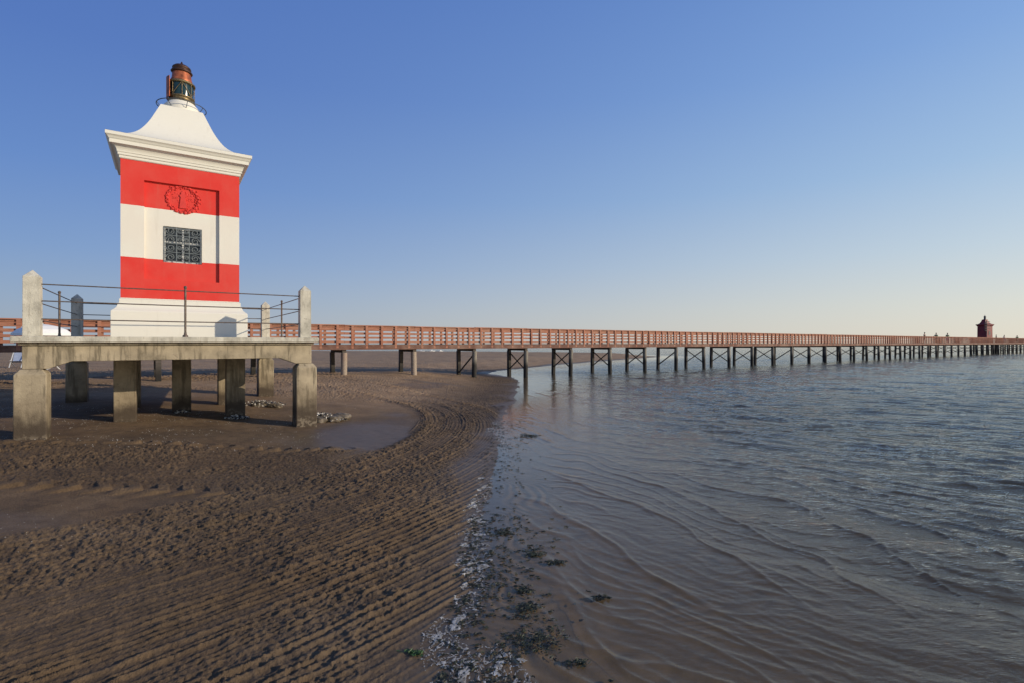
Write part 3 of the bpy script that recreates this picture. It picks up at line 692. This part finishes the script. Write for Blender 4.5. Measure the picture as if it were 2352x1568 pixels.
for i in range(i0,i1+1):
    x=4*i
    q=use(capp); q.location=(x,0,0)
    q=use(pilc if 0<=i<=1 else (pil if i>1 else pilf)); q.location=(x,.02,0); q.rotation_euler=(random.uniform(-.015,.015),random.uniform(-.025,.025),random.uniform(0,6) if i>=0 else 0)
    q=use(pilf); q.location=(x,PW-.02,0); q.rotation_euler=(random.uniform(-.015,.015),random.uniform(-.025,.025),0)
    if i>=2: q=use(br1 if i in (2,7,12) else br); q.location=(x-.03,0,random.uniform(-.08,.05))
# ---------------------------------------------------------------- far red lighthouse
def px(p): return CX+F*p[0]/p[1]
best=min(np.arange(100,150,.1),key=lambda t_:abs(px(pierw(t_,PW+2.2))-2262))
fx,fyy=pierw(best,PW+2.2)
fp=empty('lighthouse_platform',(fx,fyy,0),PA,label='small dark piled platform under the far red lighthouse beside the pier',cat='platform')
MB().box(-2.5,2.5,-1.95,2.2,1.95,2.2).build('slab',M['deckw'],fp,.02)
for a in (-2,0,2):
    for b in (-1.7,1.9): MB().lathe([(.17,-2),(.17,1.948)],a,b,12).build('pile',M['pilew'],fp)
fl=empty('lighthouse',(fx,fyy,2.203),R(14),label='distant dark red lighthouse at the far end of the wooden pier',cat='lighthouse')
fl.scale=(.84,.84,1.04)
mb=MB(); mb.loft([(1.2,0),(1.2,.5),(1.10,.62),(1.08,3.45)]); mb.build('tower_wall',M['farred'],fl)
MB().loft([(1.08,3.46),(1.14,3.5),(1.18,3.6),(1.30,3.74),(1.34,3.78),(1.34,3.9)]).build('cornice',M['farred'],fl)
MB().loft([(1.32,3.902),(.98,3.98),(.76,4.15),(.58,4.45),(.46,4.78),(.42,4.95)]).build('roof',M['farred'],fl)
lm=MB().lathe([(.32,4.952),(.32,5.02),(.24,5.05),(.22,5.45)],n=16).build('lantern',M['fardark'],fl)
MB().lathe([(.28,5.452),(.30,5.5),(.16,5.7),(.06,5.8),(.02,6.0)],n=16).build('lantern_cap',M['fardark'],lm)
MB().box(-.3,.3,-1.125,-1.085,1.6,2.4).build('window',M['fardark'],fl)
mx,my=pierw(best-3.6,PW+1.2)
mast=empty('ladder_mast',(mx,my,2.2),R(14),label='thin dark mast with rungs beside the far red lighthouse',cat='mast')
mb=MB().tube([(0,0,0),(0,0,4.9)],.07,6); mb.build('mast_pole',M['fardark'],mast)
mb=MB()
for z in (2.6,3.1,3.6,4.1,4.6): mb.tube([(-.5,0,z),(1.0,0,z)],.055,6)
mb.tube([(-.5,0,2.6),(-.5,0,4.6)],.05,6); mb.build('mast_rungs',M['fardark'],mast)
# ---------------------------------------------------------------- people
def person(loc,rz,shirt,legs,label,arm=0,stride=.12):
    J=[(0,0,.95),(0,0,1.15),(0,0,1.38),(0,0,1.50),(0,.01,1.60),(0,.015,1.72),
       (-.10,0,.90),(-.10,stride*.5,.50),(-.10,stride,.07),(-.10,stride+.14,.03),
       (.10,0,.90),(.10,-stride*.3,.50),(.10,-stride,.07),(.10,-stride+.14,.03),
       (-.19,0,1.40),(-.24,-.02,1.14),(-.25,.07,.90),(-.25,.10,.80),
       (.19,0,1.40),(.25,.02+arm*.1,1.15),(.24,.10+arm*.25,.93+arm*.25),(.24,.13+arm*.3,.84+arm*.35)]
    E=[(0,1),(1,2),(2,3),(3,4),(4,5),(0,6),(6,7),(7,8),(8,9),(0,10),(10,11),(11,12),(12,13),(2,14),(14,15),(15,16),(16,17),(2,18),(18,19),(19,20),(20,21)]
    Rr=[.13,.13,.145,.055,.085,.075,.085,.06,.04,.035,.085,.06,.04,.035,.06,.042,.03,.028,.06,.042,.03,.028]
    root=empty('person',loc,rz,label=label,cat='person',group='people walking on the pier'); root.scale=(.94,.94,.92)
    def skin(name,idx,mat,grow):
        me=bpy.data.meshes.new(name); mp={a:i for i,a in enumerate(idx)}
        me.from_pydata([J[a] for a in idx],[(mp[a],mp[b]) for a,b in E if a in mp and b in mp],[]); me.materials.append(mat)
        o=bpy.data.objects.new(name,me); COL.objects.link(o); o.parent=root
        o.modifiers.new('skin','SKIN').use_smooth_shade=True
        for i,a in enumerate(idx):
            q=me.skin_vertices[0].data[i]; q.radius=(Rr[a]+grow,Rr[a]*.8+grow); q.use_root=(i==0)
        ms=o.modifiers.new('sub','SUBSURF'); ms.levels=1; ms.render_levels=1; return o
    body=skin('body',list(range(22)),M['skin'],0)
    skin('shirt',[1,0,2,14,15,18,19],shirt,.014); skin('trousers',[0,6,7,8,10,11,12],legs,.016)
    MB().lathe([(.088,1.64),(.096,1.70),(.085,1.77),(.04,1.815),(.005,1.82)],0,-.012,12).build('hair',M['hair'],root)
    return root
def pier_x(pxx): return (K/(2800-pxx)-26.89)/.588
ppl=[(2137,.9,0.4,'darkcloth','darkcloth','dark clothed person on the pier, leftmost of the walkers left of the far lighthouse'),
(2169,1.3,2.1,'green','darkcloth','person in a bright green top on the pier left of the far lighthouse'),
(2185,.6,-.4,'green','blue','second person in green, nearest the far lighthouse on its left'),
(2300,.9,1.0,'darkcloth','darkcloth','dark clothed person just right of the far red lighthouse'),
(2322,1.2,0,'whitecloth','blue','person in a pale top on the pier right of the far lighthouse'),
(2345,.7,2.0,'green','darkcloth','person in a green top at the right edge of the picture')]
for a,yy,rz,sh,lg,lab in ppl:
    p=pierw(pier_x(a)+.7*yy,yy); person((p[0],p[1],2.192),rz,M[sh],M[lg],lab,arm=random.choice((0,1)))
# ---------------------------------------------------------------- beach things at the left
def parasol():
    Yd=18.6; p=at(98,745,Yd); x=p[0]; g0=gz(x,Yd); root=empty('beach_parasol',(x,Yd,g0),R(20),label='low white beach parasol between the platform and the pier at the left edge',cat='parasol')
    zt=p[2]-g0; mb=MB()
    mb.lathe([(.86,zt-.42),(.85,zt-.34),(.70,zt-.20),(.44,zt-.08),(.18,zt-.02),(.01,zt)],n=10,smooth=False,caps=False); mb.build('canopy',M['canvas'],root)
    MB().tube([(0,0,-.2),(0,0,zt+.04)],.02,8).build('pole',M['frame'],root)
parasol()
def deckchair(x,y,Yd,mat,label,s_=1.0,rz=0):
    p=at(x,y,Yd); root=empty('beach_chair',(p[0],Yd,gz(p[0],Yd)),rz,label=label,cat='chair'); root.scale=(s_,)*3
    for sx in (-.26,.26):
        MB().beam((sx,-.45,0),(sx,.35,1.0),.035,.035).build('frame_rail',M['frame'],root)
        MB().beam((sx*.9,.45,0),(sx*.9,-.35,.42),.035,.035).build('frame_leg',M['frame'],root)
    MB().add([(-.25,-.33,.40),(.25,-.33,.40),(.25,-.05,.30),(-.25,-.05,.30),(.25,.12,.42),(-.25,.12,.42),(.25,.36,1.0),(-.25,.36,1.0)],[(0,1,2,3),(3,2,4,5),(5,4,6,7)]).build('fabric_seat',mat,root)
deckchair(41,846,30,M['palebl'],'pale blue beach chair at the left edge, seen past the left pillar',1.0,.5)
deckchair(122,862,27,M['redcloth'],'low red beach chair on the sand behind the left platform pillars',.62,2.4)
for k,(x,Yd,lab) in enumerate(((968,128,'leftmost tiny white boat beyond the sand spit, seen under the pier'),(992,131,'middle tiny white boat beyond the sand spit'),(1012,127,'right tiny white boat beyond the sand spit'))):
    X_=(x-CX)/F*Yd; root=empty('small_boat',(X_,Yd,0.02),R(10+k*20),label=lab,cat='boat',group='boats beyond the sand spit'); root.scale=(.6,.6,.6)
    mb=MB(); secs=[(-1.2,.42),(-.6,.5),(.2,.48),(.8,.3),(1.35,.02)]; v=[];f=[]
    for sx,hw in secs: v+=[(sx,-hw,.42),(sx,-hw*.6,-.05),(sx,hw*.6,-.05),(sx,hw,.42)]
    for q in range(4):
        b=q*4; f+=[(b,b+4,b+5,b+1),(b+1,b+5,b+6,b+2),(b+2,b+6,b+7,b+3),(b,b+3,b+7,b+4)]
    f.append((0,1,2,3)); mb.add(v,f); hull=mb.build('hull',M['canvas'],root); MB().box(-.5,.2,-.25,.25,.422,.75).build('cabin',M['whitecloth'],root,.03)
# ---------------------------------------------------------------- light, sky, camera
az=math.atan2(2.24,-.46); el=R(18)
def lin(c): return tuple(((q/255)/12.92 if q/255<=.04045 else ((q/255+.055)/1.055)**2.4) for q in c)
wd_=bpy.data.worlds.new('World'); S.world=wd_; wd_.use_nodes=True; nt=wd_.node_tree; nt.nodes.clear()
sk=nt.nodes.new('ShaderNodeTexSky'); sk.sky_type='NISHITA'; sk.sun_disc=False; sk.sun_elevation=el; sk.sun_rotation=az; sk.air_density=1.0; sk.dust_density=1.0; sk.ozone_density=3; sk.altitude=0
tc=nt.nodes.new('ShaderNodeTexCoord').outputs['Generated']
sx=sepz(nt,tc)
dotn=nt.nodes.new('ShaderNodeVectorMath'); dotn.operation='DOT_PRODUCT'; nt.links.new(tc,dotn.inputs[0]); dotn.inputs[1].default_value=(math.sin(az),math.cos(az),0)
side=maprange(nt,dotn.outputs['Value'],-.95,.68,0,1,False)
zc=math_n(nt,'MAXIMUM',sx[2],0)
left=ramp(nt,zc,[(0,lin((150,162,180))),(.06,lin((132,154,188))),(.14,lin((110,142,194))),(.26,lin((88,126,194))),(.42,lin((72,108,184))),(.6,lin((64,100,178))),(1,lin((66,94,155)))])
right=ramp(nt,zc,[(0,lin((236,228,210))),(.06,lin((226,226,216))),(.14,lin((204,218,226))),(.26,lin((170,200,230))),(.42,lin((138,176,228))),(.6,lin((112,152,216))),(1,lin((92,124,180)))])
gcol=mix(nt,side,left,right)
sc=nt.nodes.new('ShaderNodeVectorMath'); sc.operation='SCALE'; nt.links.new(sk.outputs[0],sc.inputs[0]); sc.inputs['Scale'].default_value=.13
tot=mix(nt,.87,sc.outputs[0],gcol)
bg=nt.nodes.new('ShaderNodeBackground'); bg.inputs[1].default_value=1.0; ow=nt.nodes.new('ShaderNodeOutputWorld')
nt.links.new(tot,bg.inputs[0]); nt.links.new(bg.outputs[0],ow.inputs[0])
sd=bpy.data.lights.new('sun','SUN'); sd.energy=4.2; sd.angle=R(.5); sd.color=(1,.86,.66); so=bpy.data.objects.new('sun',sd); COL.objects.link(so)
d=Vector((math.sin(az)*math.cos(el),math.cos(az)*math.cos(el),math.sin(el))); so.rotation_euler=d.to_track_quat('Z','Y').to_euler(); so.location=(20,-5,20)
S.view_settings.view_transform='Standard'; S.view_settings.look='None'; S.view_settings.exposure=0
cd=bpy.data.cameras.new('camera'); cam=bpy.data.objects.new('camera',cd); COL.objects.link(cam); S.camera=cam
cam.location=(0,0,CAMZ); cam.rotation_euler=(R(90),0,0); cd.sensor_width=36; cd.lens=36*F/2352; cd.shift_y=2/2352; cd.clip_end=12000; cd.clip_start=.05
